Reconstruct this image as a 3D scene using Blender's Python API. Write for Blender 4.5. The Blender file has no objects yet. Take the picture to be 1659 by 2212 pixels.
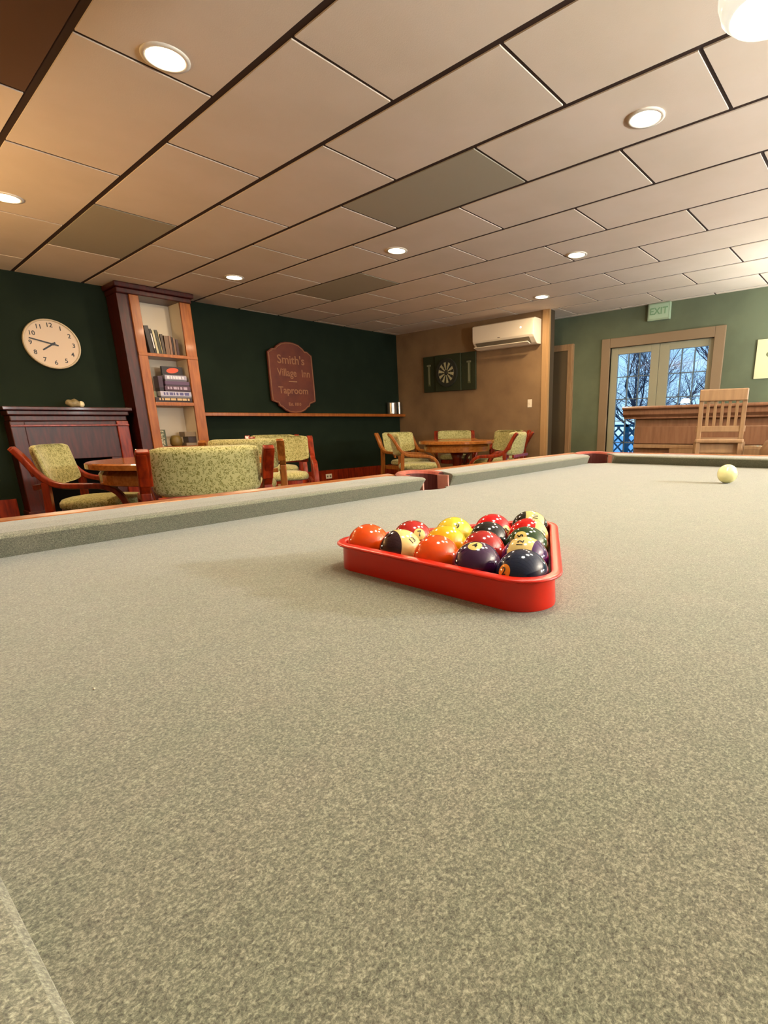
import bpy, bmesh, math, random
from mathutils import Vector, Matrix
random.seed(4)
SC = bpy.context.scene
COL = SC.collection
ZC = 0.942      # camera height
H = 2.512       # ceiling height
TB = 0.7476     # bed of the pool table
WY = 7.15       # left wall
WX = 6.87       # back wall (air conditioner)
DX = 7.60       # far wall with the french doors

# ------------------------------------------------------------------ materials
def lin(c):
    return tuple((x / 12.92 if x <= 0.04045 else ((x + 0.055) / 1.055) ** 2.4) for x in c)
def rgb(r, g, b):
    return lin((r / 255, g / 255, b / 255)) + (1.0,)
MATS = {}
def mat(name, col, rough=0.5, metal=0.0, spec=0.5, coat=0.0, emit=None, estr=0.0,
        noise=None, bump=None, col2=None, stretch=(1, 1, 1), sheen=0.0, ramp=(0.35, 0.65)):
    if name in MATS: return MATS[name]
    m = bpy.data.materials.new(name); m.use_nodes = True
    nt = m.node_tree; b = nt.nodes['Principled BSDF']
    b.inputs['Base Color'].default_value = col
    b.inputs['Roughness'].default_value = rough
    b.inputs['Metallic'].default_value = metal
    b.inputs['Specular IOR Level'].default_value = spec
    b.inputs['Coat Weight'].default_value = coat
    b.inputs['Coat Roughness'].default_value = 0.08
    b.inputs['Sheen Weight'].default_value = sheen
    if emit:
        b.inputs['Emission Color'].default_value = emit
        b.inputs['Emission Strength'].default_value = estr
    if noise or bump:
        tc = nt.nodes.new('ShaderNodeTexCoord'); mp = nt.nodes.new('ShaderNodeMapping')
        nt.links.new(tc.outputs['Object'], mp.inputs['Vector'])
        mp.inputs['Scale'].default_value = stretch
        n = nt.nodes.new('ShaderNodeTexNoise'); n.inputs['Scale'].default_value = noise or bump[0]
        n.inputs['Detail'].default_value = 5
        nt.links.new(mp.outputs['Vector'], n.inputs['Vector'])
        if noise:
            r = nt.nodes.new('ShaderNodeValToRGB')
            r.color_ramp.elements[0].position = ramp[0]; r.color_ramp.elements[1].position = ramp[1]
            r.color_ramp.elements[0].color = col; r.color_ramp.elements[1].color = col2 or col
            nt.links.new(n.outputs['Fac'], r.inputs['Fac'])
            nt.links.new(r.outputs['Color'], b.inputs['Base Color'])
        if bump:
            bn = nt.nodes.new('ShaderNodeTexNoise'); bn.inputs['Scale'].default_value = bump[0]; bn.inputs['Detail'].default_value = 4
            nt.links.new(mp.outputs['Vector'], bn.inputs['Vector'])
            bp = nt.nodes.new('ShaderNodeBump'); bp.inputs['Strength'].default_value = bump[1]; bp.inputs['Distance'].default_value = bump[2]
            nt.links.new(bn.outputs['Fac'], bp.inputs['Height'])
            nt.links.new(bp.outputs['Normal'], b.inputs['Normal'])
    MATS[name] = m
    return m

def felt_mat():
    m = bpy.data.materials.new('grey_green_felt'); m.use_nodes = True
    nt = m.node_tree; N = nt.nodes; L = nt.links; b = N['Principled BSDF']
    tc = N.new('ShaderNodeTexCoord')
    n1 = N.new('ShaderNodeTexNoise'); n1.inputs['Scale'].default_value = 640; n1.inputs['Detail'].default_value = 4; n1.inputs['Roughness'].default_value = 0.75
    n1.inputs['Distortion'].default_value = 0.4
    n2 = N.new('ShaderNodeTexNoise'); n2.inputs['Scale'].default_value = 16; n2.inputs['Detail'].default_value = 6; n2.inputs['Roughness'].default_value = 0.7
    for n in (n1, n2): L.new(tc.outputs['Object'], n.inputs['Vector'])
    r1 = N.new('ShaderNodeValToRGB'); e = r1.color_ramp.elements
    e[0].position = 0.30; e[0].color = rgb(66, 65, 54)
    e[1].position = 0.72; e[1].color = rgb(182, 180, 156)
    mid = e.new(0.5); mid.color = rgb(119, 118, 101)
    L.new(n1.outputs['Fac'], r1.inputs['Fac'])
    r2 = N.new('ShaderNodeValToRGB'); e = r2.color_ramp.elements
    e[0].position = 0.35; e[0].color = (0.86, 0.90, 0.84, 1)
    e[1].position = 0.68; e[1].color = (1.0, 0.97, 0.95, 1)
    L.new(n2.outputs['Fac'], r2.inputs['Fac'])
    mx = N.new('ShaderNodeMix'); mx.data_type = 'RGBA'; mx.blend_type = 'MULTIPLY'; mx.inputs['Factor'].default_value = 1
    L.new(r1.outputs['Color'], mx.inputs['A']); L.new(r2.outputs['Color'], mx.inputs['B'])
    L.new(mx.outputs['Result'], b.inputs['Base Color'])
    b.inputs['Roughness'].default_value = 0.95; b.inputs['Specular IOR Level'].default_value = 0.15
    b.inputs['Sheen Weight'].default_value = 0.35; b.inputs['Sheen Roughness'].default_value = 0.5
    bp = N.new('ShaderNodeBump'); bp.inputs['Strength'].default_value = 0.35; bp.inputs['Distance'].default_value = 0.0006
    L.new(n1.outputs['Fac'], bp.inputs['Height']); L.new(bp.outputs['Normal'], b.inputs['Normal'])
    return m

def fabric_mat():
    # sage green upholstery woven with small darker scrolls
    m = bpy.data.materials.new('sage_scroll_fabric'); m.use_nodes = True
    nt = m.node_tree; N = nt.nodes; L = nt.links; b = N['Principled BSDF']
    tc = N.new('ShaderNodeTexCoord')
    mp = N.new('ShaderNodeMapping'); mp.inputs['Scale'].default_value = (1, 1, 0.8)
    L.new(tc.outputs['Object'], mp.inputs['Vector'])
    nz = N.new('ShaderNodeTexNoise'); nz.inputs['Scale'].default_value = 40; nz.inputs['Detail'].default_value = 1
    L.new(mp.outputs['Vector'], nz.inputs['Vector'])
    ad = N.new('ShaderNodeMix'); ad.data_type = 'RGBA'; ad.blend_type = 'LINEAR_LIGHT'; ad.inputs['Factor'].default_value = 0.02
    L.new(mp.outputs['Vector'], ad.inputs['A']); L.new(nz.outputs['Color'], ad.inputs['B'])
    v = N.new('ShaderNodeTexVoronoi'); v.inputs['Scale'].default_value = 66; v.feature = 'F1'; v.inputs['Randomness'].default_value = 0.55
    L.new(ad.outputs['Result'], v.inputs['Vector'])
    r = N.new('ShaderNodeValToRGB'); e = r.color_ramp.elements
    e[0].position = 0.26; e[0].color = rgb(182, 178, 122)
    e[1].position = 0.60; e[1].color = rgb(186, 181, 124)
    k = e.new(0.34); k.color = rgb(112, 108, 48)
    k = e.new(0.42); k.color = rgb(126, 122, 58)
    k = e.new(0.50); k.color = rgb(186, 181, 124)
    L.new(v.outputs['Distance'], r.inputs['Fac']); L.new(r.outputs['Color'], b.inputs['Base Color'])
    b.inputs['Roughness'].default_value = 0.85; b.inputs['Specular IOR Level'].default_value = 0.2
    b.inputs['Sheen Weight'].default_value = 0.2
    return m

def glass_mat():
    m = bpy.data.materials.new('window_glass'); m.use_nodes = True
    nt = m.node_tree; N = nt.nodes; L = nt.links
    for n in list(N):
        if n.type == 'BSDF_PRINCIPLED': N.remove(n)
    out = N['Material Output']
    t = N.new('ShaderNodeBsdfTransparent'); g = N.new('ShaderNodeBsdfGlossy'); g.inputs['Roughness'].default_value = 0.01
    f = N.new('ShaderNodeFresnel'); f.inputs['IOR'].default_value = 1.5
    mx = N.new('ShaderNodeMixShader')
    L.new(f.outputs[0], mx.inputs[0]); L.new(t.outputs[0], mx.inputs[1]); L.new(g.outputs[0], mx.inputs[2])
    L.new(mx.outputs[0], out.inputs['Surface'])
    return m

def ball_mat(name, base, stripe=False):
    m = bpy.data.materials.new(name); m.use_nodes = True
    nt = m.node_tree; N = nt.nodes; L = nt.links; b = N['Principled BSDF']
    b.inputs['Roughness'].default_value = 0.12; b.inputs['Coat Weight'].default_value = 0.6; b.inputs['Coat Roughness'].default_value = 0.03
    b.inputs['Base Color'].default_value = base
    if stripe:
        tc = N.new('ShaderNodeTexCoord'); s = N.new('ShaderNodeSeparateXYZ'); L.new(tc.outputs['Object'], s.inputs[0])
        a = N.new('ShaderNodeMath'); a.operation = 'ABSOLUTE'; L.new(s.outputs['Z'], a.inputs[0])
        c = N.new('ShaderNodeMath'); c.operation = 'LESS_THAN'; c.inputs[1].default_value = 0.0150; L.new(a.outputs[0], c.inputs[0])
        mx = N.new('ShaderNodeMix'); mx.data_type = 'RGBA'
        mx.inputs['A'].default_value = base; mx.inputs['B'].default_value = CREAM
        L.new(c.outputs[0], mx.inputs['Factor']); L.new(mx.outputs['Result'], b.inputs['Base Color'])
    return m

def alabaster_mat():
    m = bpy.data.materials.new('alabaster_glass'); m.use_nodes = True
    nt = m.node_tree; N = nt.nodes; L = nt.links; b = N['Principled BSDF']
    tc = N.new('ShaderNodeTexCoord'); n = N.new('ShaderNodeTexNoise')
    n.inputs['Scale'].default_value = 7; n.inputs['Detail'].default_value = 3; n.inputs['Distortion'].default_value = 2.5
    L.new(tc.outputs['Object'], n.inputs['Vector'])
    r = N.new('ShaderNodeValToRGB'); e = r.color_ramp.elements
    e[0].position = 0.35; e[0].color = (0.80, 0.80, 0.70, 1); e[1].position = 0.65; e[1].color = (1.0, 0.97, 0.86, 1)
    L.new(n.outputs['Fac'], r.inputs['Fac']); L.new(r.outputs['Color'], b.inputs['Base Color'])
    L.new(r.outputs['Color'], b.inputs['Emission Color']); b.inputs['Emission Strength'].default_value = BOWL_E
    b.inputs['Roughness'].default_value = 0.15
    return m

def wood(name, c1, c2, rough=0.3, st=(6, 6, 0.8), coat=0.3, sc=6):
    return mat(name, c1, rough=rough, noise=sc, col2=c2, stretch=st, coat=coat)

# --- tunables
GL = 0.12
BOWL_E = 0.38
PEND_W = 3.4
DOWN_W = 12.0
EXPO = 1.0
WARM = (1.0, 0.74, 0.46)
PWARM = (1.0, 0.93, 0.76)
CREAM = rgb(232, 205, 130)

FELT = felt_mat(); FABRIC = fabric_mat(); GLASS = glass_mat(); ALAB = alabaster_mat()
M_green = mat('dark_green_wall_paint', rgb(20, 33, 20), rough=0.75, spec=0.2, noise=3, col2=rgb(26, 39, 25), bump=(90, 0.15, 0.002))
M_greenfar = mat('glare_lightened_green_wall', rgb(94, 102, 80), rough=0.75, spec=0.2, noise=3, col2=rgb(102, 110, 86), bump=(90, 0.15, 0.002))  # dark green wall, lightened in the colour to stand in for glare haze
M_panel = mat('brown_grasscloth', rgb(128, 102, 74), rough=0.6, noise=2.2, col2=rgb(148, 120, 86), bump=(60, 0.2, 0.002), spec=0.3)
M_redwood = wood('red_stained_wood', rgb(104, 24, 6), rgb(150, 48, 12), rough=0.3, coat=0.2)
M_darkred = wood('dark_mahogany', rgb(52, 10, 6), rgb(78, 18, 8), rough=0.38, coat=0.08)
M_oak = wood('honey_oak', rgb(128, 72, 26), rgb(160, 98, 40), rough=0.25)
M_oakdark = wood('amber_brown_oak', rgb(146, 78, 24), rgb(172, 100, 36), rough=0.32, coat=0.12)
M_barwood = wood('reddish_bar_wood', rgb(126, 88, 62), rgb(144, 104, 76), rough=0.4)
M_stoolwood = wood('light_brown_wood', rgb(150, 118, 84), rgb(168, 134, 96), rough=0.45)
M_white = mat('cream_white_paint', rgb(226, 214, 190), rough=0.5)
M_ac = mat('ivory_plastic', rgb(240, 228, 204), rough=0.35)
M_acdark = mat('taupe_plastic', rgb(120, 108, 88), rough=0.6)  # darker plastic for the vent, badge and outlet sockets
M_black = mat('black_plastic', rgb(16, 14, 14), rough=0.4)
M_clock = mat('clock_face_paper', rgb(225, 205, 180), rough=0.5)
M_steel = mat('brushed_steel', rgb(190, 186, 176), rough=0.3, metal=0.9)
M_leather = mat('terracotta_leather', rgb(150, 62, 44), rough=0.5, noise=40, col2=rgb(172, 80, 58), bump=(200, 0.3, 0.001))
M_leatherin = mat('faded_pink_leather', rgb(190, 128, 112), rough=0.6, noise=30, col2=rgb(204, 144, 126))
M_rack = mat('red_plastic', rgb(214, 36, 14), rough=0.28, spec=0.5)
M_tile = mat('ceiling_tile_board', rgb(232, 216, 194), rough=0.9, spec=0.1, noise=2.5, col2=rgb(238, 222, 202), bump=(180, 0.25, 0.002))
M_tilegrey = mat('grey_ceiling_tile', rgb(180, 172, 150), rough=0.9, spec=0.1, bump=(180, 0.25, 0.002))
M_grid = mat('brown_ceiling_grid', rgb(58, 38, 26), rough=0.8)  # brown backing that shows between the tiles
M_tiledark = mat('brown_ceiling_panel', rgb(110, 84, 66), rough=0.9, spec=0.1)
M_metaltrim = mat('pale_metal_edge', rgb(190, 176, 160), rough=0.4)
M_floor = mat('brown_carpet', rgb(54, 36, 26), rough=0.95, noise=30, col2=rgb(70, 48, 34), spec=0.1)
M_trimring = mat('white_enamel_ring', rgb(240, 232, 215), rough=0.4)
M_plaque = mat('oxblood_sign_paint', rgb(92, 34, 18), rough=0.5, noise=5, col2=rgb(112, 48, 22))
M_gold = mat('dull_gold_lettering', rgb(158, 108, 70), rough=0.5)
M_tabletop = wood('polished_table_wood', rgb(146, 84, 32), rgb(172, 106, 44), rough=0.18, st=(1, 8, 8))
M_outmetal = mat('turquoise_rail', rgb(40, 120, 140), rough=0.7)  # even turquoise for rail, posts and lattice
M_bark = mat('wet_bark', rgb(52, 52, 60), rough=0.9, noise=12, col2=rgb(70, 68, 74))
M_snow = mat('pale_patio_ground', rgb(210, 225, 240), rough=0.9)
M_doorwhite = mat('greyish_door_paint', rgb(150, 146, 120), rough=0.5)

# ------------------------------------------------------------------ mesh helpers
def box(bm, lo, hi, mi=0):
    x0, y0, z0 = lo; x1, y1, z1 = hi
    v = [bm.verts.new(p) for p in ((x0, y0, z0), (x1, y0, z0), (x1, y1, z0), (x0, y1, z0), (x0, y0, z1), (x1, y0, z1), (x1, y1, z1), (x0, y1, z1))]
    for f in ((0, 3, 2, 1), (4, 5, 6, 7), (0, 1, 5, 4), (1, 2, 6, 5), (2, 3, 7, 6), (3, 0, 4, 7)):
        bm.faces.new([v[i] for i in f]).material_index = mi
    return v
def cbox(bm, c, s, mi=0):
    return box(bm, [c[i] - s[i] / 2 for i in range(3)], [c[i] + s[i] / 2 for i in range(3)], mi)
def prism(bm, poly, z0, z1, mi=0):
    a = [bm.verts.new((x, y, z0)) for x, y in poly]; b = [bm.verts.new((x, y, z1)) for x, y in poly]
    n = len(poly)
    bm.faces.new(a[::-1]).material_index = mi; bm.faces.new(b).material_index = mi
    for i in range(n):
        bm.faces.new((a[i], a[(i + 1) % n], b[(i + 1) % n], b[i])).material_index = mi
    return a + b
def lathe(bm, prof, n=24, c=(0, 0, 0), mi=0, cap=True):
    rings = []
    for r, z in prof:
        rings.append([bm.verts.new((c[0] + r * math.cos(2 * math.pi * i / n), c[1] + r * math.sin(2 * math.pi * i / n), c[2] + z)) for i in range(n)])
    for a, b in zip(rings, rings[1:]):
        for i in range(n):
            bm.faces.new((a[i], a[(i + 1) % n], b[(i + 1) % n], b[i])).material_index = mi
    if cap:
        bm.faces.new(rings[0][::-1]).material_index = mi; bm.faces.new(rings[-1]).material_index = mi
    return [v for r in rings for v in r]
def loft(bm, rings, closed=True, cap=True, mi=0):
    R = [[bm.verts.new(p) for p in ring] for ring in rings]
    n = len(R[0])
    for a, b in zip(R, R[1:]):
        for i in range(n if closed else n - 1):
            bm.faces.new((a[i], a[(i + 1) % n], b[(i + 1) % n], b[i])).material_index = mi
    if cap:
        bm.faces.new(R[0][::-1]).material_index = mi; bm.faces.new(R[-1]).material_index = mi
    return R
def tube(bm, pts, r, n=8, mi=0):
    pts = [Vector(p) for p in pts]; rings = []
    rr = r if isinstance(r, (list, tuple)) else [r] * len(pts)
    up = Vector((0.13, 0.31, 0.94)).normalized()
    for i, p in enumerate(pts):
        t = (pts[min(i + 1, len(pts) - 1)] - pts[max(i - 1, 0)]).normalized()
        a = t.cross(up)
        if a.length < 0.1: a = t.cross(Vector((1, 0, 0)))
        a.normalize(); b = t.cross(a)
        rings.append([p + rr[i] * (math.cos(2 * math.pi * k / n) * a + math.sin(2 * math.pi * k / n) * b) for k in range(n)])
    loft(bm, rings, mi=mi)
def catmull(pts, k=5):
    out = []; P = [pts[0]] + list(pts) + [pts[-1]]
    for i in range(1, len(P) - 2):
        for j in range(k):
            t = j / k
            out.append(tuple(0.5 * ((2 * P[i][d]) + (-P[i - 1][d] + P[i + 1][d]) * t + (2 * P[i - 1][d] - 5 * P[i][d] + 4 * P[i + 1][d] - P[i + 2][d]) * t * t + (-P[i - 1][d] + 3 * P[i][d] - 3 * P[i + 1][d] + P[i + 2][d]) * t ** 3) for d in range(len(P[i]))))
    out.append(tuple(pts[-1]))
    return out
def strap(bm, path, y, w, th):
    # flat band following an x-z path, w wide in y
    rings = []
    for i, p in enumerate(path):
        a = path[max(i - 1, 0)]; b = path[min(i + 1, len(path) - 1)]
        d = Vector((b[0] - a[0], 0, b[1] - a[1])).normalized(); n = Vector((-d.z, 0, d.x))
        c = Vector((p[0], y, p[1])); t = (p[2] if len(p) > 2 else th) / 2; h = w / 2
        yy = Vector((0, h, 0))
        rings.append([c + n * t - yy, c + n * t + yy, c - n * t + yy, c - n * t - yy])
    loft(bm, rings)
def obj(name, bm, mats, parent=None, loc=None, rot=None, bevel=0.0, smooth=False, label=None, sub=0):
    bmesh.ops.recalc_face_normals(bm, faces=bm.faces)
    me = bpy.data.meshes.new(name); bm.to_mesh(me); bm.free()
    for m in (mats if isinstance(mats, (list, tuple)) else [mats]): me.materials.append(m)
    o = bpy.data.objects.new(name, me); COL.objects.link(o)
    if parent: o.parent = parent
    if loc: o.location = loc
    if rot: o.rotation_euler = rot
    if bevel:
        md = o.modifiers.new('bevel', 'BEVEL'); md.width = bevel; md.segments = 2; md.limit_method = 'ANGLE'; md.angle_limit = math.radians(40)
    if sub:
        md = o.modifiers.new('sub', 'SUBSURF'); md.levels = sub; md.render_levels = sub
    if smooth:
        for p in me.polygons: p.use_smooth = True
    if label: o['label'] = label
    return o
def thing(name, label, cat, loc=(0, 0, 0), rz=0, group=None):
    o = bpy.data.objects.new(name, None); COL.objects.link(o); o.location = loc; o.rotation_euler = (0, 0, rz)
    o['label'] = label; o['category'] = cat
    if group: o['group'] = group
    return o
def tag(o, label, cat, group=None):
    o['label'] = label; o['category'] = cat
    if group: o['group'] = group
    return o
def struct(name, bm, m, parent=None, **k):
    o = obj(name, bm, m, parent, **k)
    if not parent: o['kind'] = 'structure'
    return o
def dup(root, loc, rz, label, group=None):
    r = root.copy(); COL.objects.link(r); r.location = loc; r.rotation_euler = (0, 0, rz); r['label'] = label
    if group: r['group'] = group
    for ch in list(root.children):
        c = ch.copy(); COL.objects.link(c); c.parent = r
        for g in ch.children:
            d = g.copy(); COL.objects.link(d); d.parent = c
    return r
def text_bm(s, size, depth=0.0, align='CENTER', shear=0.0, bold=0.0):
    cu = bpy.data.curves.new('t', 'FONT'); cu.body = s; cu.size = size; cu.align_x = align; cu.align_y = 'CENTER'
    cu.extrude = depth; cu.shear = shear; cu.offset = bold; cu.resolution_u = 3
    to = bpy.data.objects.new('t', cu); COL.objects.link(to)
    bpy.context.view_layer.update()
    dg = bpy.context.evaluated_depsgraph_get()
    me = to.evaluated_get(dg).to_mesh(); bm = bmesh.new(); bm.from_mesh(me)
    to.evaluated_get(dg).to_mesh_clear()
    bpy.data.objects.remove(to); bpy.data.curves.remove(cu)
    return bm

# ------------------------------------------------------------------ camera
cam = bpy.data.cameras.new('camera'); co = bpy.data.objects.new('camera', cam); COL.objects.link(co)
R0 = Vector((0.62905196, -0.77723085, -0.01434692)); D0 = Vector((-0.20698422, -0.14967605, -0.96682708)); F0 = Vector((0.74930045, 0.61115406, -0.25502854))
mw = Matrix.Identity(4)
for i in range(3):
    mw[i][0] = R0[i]; mw[i][1] = -D0[i]; mw[i][2] = -F0[i]
mw[2][3] = ZC
co.matrix_world = mw
cam.sensor_fit = 'HORIZONTAL'; cam.sensor_width = 36; cam.lens = 1095.78 / 1659 * 36
cam.shift_x = -(1006.3 - 829.5) / 1659; cam.shift_y = (1206.3 - 1106) / 1659
cam.clip_start = 0.01
SC.camera = co

# ------------------------------------------------------------------ room shell
bm = bmesh.new(); box(bm, (-2.6, -3.6, -0.1), (DX + 0.1, WY + 0.1, 0)); struct('floor', bm, M_floor)
bm = bmesh.new(); box(bm, (-2.6, WY, 0), (WX + 0.15, WY + 0.1, H)); struct('wall_left', bm, M_green)
bm = bmesh.new(); box(bm, (WX, 4.03, 0), (WX + 0.15, WY, H)); struct('wall_back', bm, M_panel)
bm = bmesh.new(); box(bm, (-2.7, -3.7, 0), (-2.6, WY + 0.1, H)); struct('wall_front', bm, M_panel)
bm = bmesh.new(); box(bm, (-2.6, -3.7, 0), (DX + 0.1, -3.6, H)); struct('wall_right', bm, M_panel)
bm = bmesh.new()
y0, y1, zt = 1.95, 3.38, 2.0      # door opening
box(bm, (DX, -3.6, 0), (DX + 0.12, y0, H)); box(bm, (DX, y1, 0), (DX + 0.12, WY, H)); box(bm, (DX, y0, zt), (DX + 0.12, y1, H))
struct('wall_far', bm, M_greenfar)
# ceiling: brown backing with lay-in tiles in staggered rows
bm = bmesh.new(); box(bm, (-2.7, -3.7, H + 0.006), (DX + 0.12, WY + 0.1, H + 0.05), 0)
RX = lambda r: 0.970 + 0.5944 * r
for k in range(-6, 12):
    x0, x1 = RX(k) + 0.018, RX(k + 1) - 0.018
    if x0 > DX: continue
    x1 = min(x1, DX)
    off = -0.03 * k
    j = -14 + (k % 2)
    while j < 8:
        ya = 2.824 + 0.6255 * (j + off) + 0.011; yb = 2.824 + 0.6255 * (j + 2 + off) - 0.011
        yb = min(yb, WY); ya = max(ya, -3.6)
        mi = 1
        if (k == 1 and j == 3) or (k == 3 and j == -1) or (k == 5 and j == 3): mi = 2
        if k == -1 and j == -1: mi = 3
        if yb > ya: box(bm, (x0, ya, H), (x1, yb, H + 0.008), mi)
        j += 2
struct('ceiling', bm, [M_grid, M_tile, M_tilegrey, M_tiledark])
bm = bmesh.new(); box(bm, (RX(0) - 0.035, -0.2, H - 0.003), (RX(0) - 0.013, 2.20, H + 0.003)); struct('trim_1', bm, M_metaltrim)
# skirting boards
bm = bmesh.new(); box(bm, (-2.6, WY - 0.02, 0), (1.17, WY, 0.245)); box(bm, (3.14, WY - 0.02, 0), (WX, WY, 0.245)); struct('baseboard_left', bm, M_redwood)
bm = bmesh.new(); box(bm, (WX - 0.02, 4.03, 0), (WX, WY - 0.02, 0.14)); struct('baseboard_back', bm, M_darkred)
# pale corner trim at the end of the brown wall
bm = bmesh.new(); box(bm, (WX - 0.02, 4.03, 0.14), (WX, 4.10, H)); box(bm, (WX - 0.012, 3.995, 0), (WX + 0.03, 4.03, H)); struct('trim_2', bm, mat('pale_trim_wood', rgb(176, 140, 96), rough=0.35))
bm = bmesh.new(); box(bm, (WX + 0.03, 4.005, 0), (WX + 0.16, 4.03, H)); struct('wall_return', bm, mat('dark_brown_return', rgb(70, 58, 40), rough=.7))  # return face, darker than the brown wall
# door in the recess: brown panel door and casing
bm = bmesh.new(); box(bm, (DX - 0.03, 4.07, 0), (DX, 4.9, 2.03)); 
struct('door_3', bm, mat('dusky_brown_door', rgb(96, 80, 56), rough=0.5), bevel=0.004)
bm = bmesh.new(); box(bm, (DX - 0.045, 3.97, 0), (DX, 4.06, 2.12)); box(bm, (DX - 0.045, 4.06, 2.03), (DX, 5.0, 2.12)); box(bm, (DX - 0.055, 3.985, 0), (DX - 0.04, 4.005, 2.1)); struct('trim_4', bm, M_stoolwood)

# french doors
TRIMW = mat('brown_door_casing', rgb(134, 112, 84), rough=0.5)
bm = bmesh.new()
box(bm, (DX - 0.03, y1 + 0.0, 0), (DX + 0.12, y1 + 0.13, 2.13)); box(bm, (DX - 0.03, y0 - 0.13, 0), (DX + 0.12, y0, 2.13)); box(bm, (DX - 0.03, y0, zt), (DX + 0.12, y1, 2.13))
struct('trim_5', bm, TRIMW, bevel=0.006)
def leaf(name, ya, yb, ga, gb):
    bm = bmesh.new(); x0, x1 = DX + 0.03, DX + 0.075
    box(bm, (x0, ya, 0.02), (x1, ga, zt)); box(bm, (x0, gb, 0.02), (x1, yb, zt))
    box(bm, (x0, ga, 0.02), (x1, gb, 0.24)); box(bm, (x0, ga, 1.905), (x1, gb, zt))
    d = struct(name, bm, M_doorwhite, bevel=0.003)
    bm = bmesh.new(); t = 0.006
    for i in range(3):
        pass
    for i in (1, 2):
        y = ga + (gb - ga) * i / 3; box(bm, (x0 + 0.005, y - t, 0.24), (x1 - 0.005, y + t, 1.905))
    for z in (1.59, 1.275, 0.96, 0.645): box(bm, (x0 + 0.005, ga, z - t), (x1 - 0.005, gb, z + t))
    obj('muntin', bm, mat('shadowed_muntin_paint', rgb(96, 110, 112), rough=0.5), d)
    bm = bmesh.new(); box(bm, (x0 + 0.02, ga, 0.24), (x0 + 0.024, gb, 1.905)); obj('pane', bm, GLASS, d)
    return d
d1 = leaf('door_1', 2.67, y1, 2.785, 3.275)
d2 = leaf('door_2', y0, 2.665, 2.025, 2.53)
bm = bmesh.new(); tube(bm, [(DX + 0.03, 2.60, 0.98), (DX - 0.01, 2.60, 0.98), (DX - 0.01, 2.56, 0.98), (DX - 0.01, 2.50, 0.975)], 0.008); obj('door_handle', bm, M_steel, d2)

# ------------------------------------------------------------------ outside
bm = bmesh.new(); box(bm, (DX + 0.12, -6, -0.25), (40, 20, -0.12)); o = obj('patio_ground', bm, M_snow); o['kind'] = 'structure'
fence = thing('lattice_railing', 'dark lattice deck railing outside the glass doors', 'railing', (9.3, 3.4, -0.12))
bm = bmesh.new(); box(bm, (-0.03, -2.2, 0.98), (0.03, 2.2, 1.02)); obj('top_rail', bm, M_outmetal, fence)
for y in (-2.2, -1.0, 0.33, 2.2):
    bm = bmesh.new(); box(bm, (-0.03, y - 0.035, 0), (0.03, y + 0.035, 1.02)); obj('post', bm, M_outmetal, fence)
bm = bmesh.new()
s = 0.17
i = -2.2 - 0.9
while i < 2.2:
    for sg in (1, -1):
        a = Vector((0.01 * sg, i if sg > 0 else i + 0.9, 0.08)); b = Vector((0.01 * sg, (i + 0.9) if sg > 0 else i, 0.98))
        n = (b - a).normalized().cross(Vector((1, 0, 0))) * 0.015; xx = Vector((0.005, 0, 0))
        if min(a.y, b.y) > -2.25 and max(a.y, b.y) < 2.25:
            loft(bm, [[a - n - xx, a + n - xx, a + n + xx, a - n + xx], [b - n - xx, b + n - xx, b + n + xx, b - n + xx]])
    i += s
obj('lattice_panel', bm, M_outmetal, fence)
def tree(x, y, h, label, seed, lean=0.0, r0=0.11):
    rnd = random.Random(seed); bm = bmesh.new()
    def br(p, d, L, r, lv):
        pts = [p]; q = Vector(p); dd = Vector(d)
        n = 4
        for i in range(n):
            dd = (dd + Vector((rnd.uniform(-.25, .25), rnd.uniform(-.3, .3), rnd.uniform(-.12, .18)))).normalized()
            q = q + dd * (L / n); pts.append(q.copy())
        rs = [r * (1 - 0.5 * i / n) for i in range(n + 1)]
        tube(bm, pts, rs, 6 if lv < 2 else 4)
        if lv < 4:
            for i in range(1, n + 1):
                for _ in range(2 if lv < 3 else 1):
                    nd = (dd + Vector((rnd.uniform(-.9, .9), rnd.uniform(-1.1, 1.1), rnd.uniform(-.35, .7)))).normalized()
                    br(pts[i], nd, L * rnd.uniform(.5, .72), rs[i] * 0.55, lv + 1)
    br(Vector((0, 0, 0)), Vector((0, lean, 1)).normalized(), h * 0.5, r0, 0)
    tag(obj('bare_tree', bm, M_bark, loc=(x, y, -0.15)), label, 'tree', 'bare trees outside the doors')
tree(12.6, 4.6, 4.2, 'bare branching tree seen through the left glass door', 5, 0.1, 0.06)
tree(15.6, 3.7, 4.6, 'thick bare tree with a leaning trunk seen through the right glass door', 8, -0.25, 0.12)
tree(17.0, 5.6, 5.0, 'farther bare tree behind the left glass door', 12, 0.1, 0.05)

# ------------------------------------------------------------------ lights in the ceiling
def area(name, parent, loc, r, w, col, spread=math.pi):
    l = bpy.data.lights.new(name, 'AREA'); l.shape = 'DISK'; l.size = 2 * r; l.energy = w; l.color = col
    try: l.spread = spread
    except Exception: pass
    o = bpy.data.objects.new(name, l); COL.objects.link(o); o.parent = parent; o.location = loc
    return o
LENS = mat('glowing_lamp_lens', (1, 0.9, 0.7, 1), emit=(1.0, 0.85, 0.62, 1), estr=22)
def downlight(label, x, y):
    t = thing('recessed_downlight', label, 'ceiling light', (x, y, H), 0, 'round downlights in the ceiling')
    bm = bmesh.new(); lathe(bm, [(0.098, 0), (0.098, -0.006), (0.078, -0.008), (0.074, 0.0)], 28, cap=False); obj('trim_ring', bm, M_trimring, t, smooth=True)
    bm = bmesh.new(); lathe(bm, [(0.076, -0.0025), (0.001, -0.0028)], 28, cap=False); obj('lens', bm, LENS, t)
    area('lamp_glow', t, (0, 0, -0.012), 0.07, DOWN_W, WARM)
    return t
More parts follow.
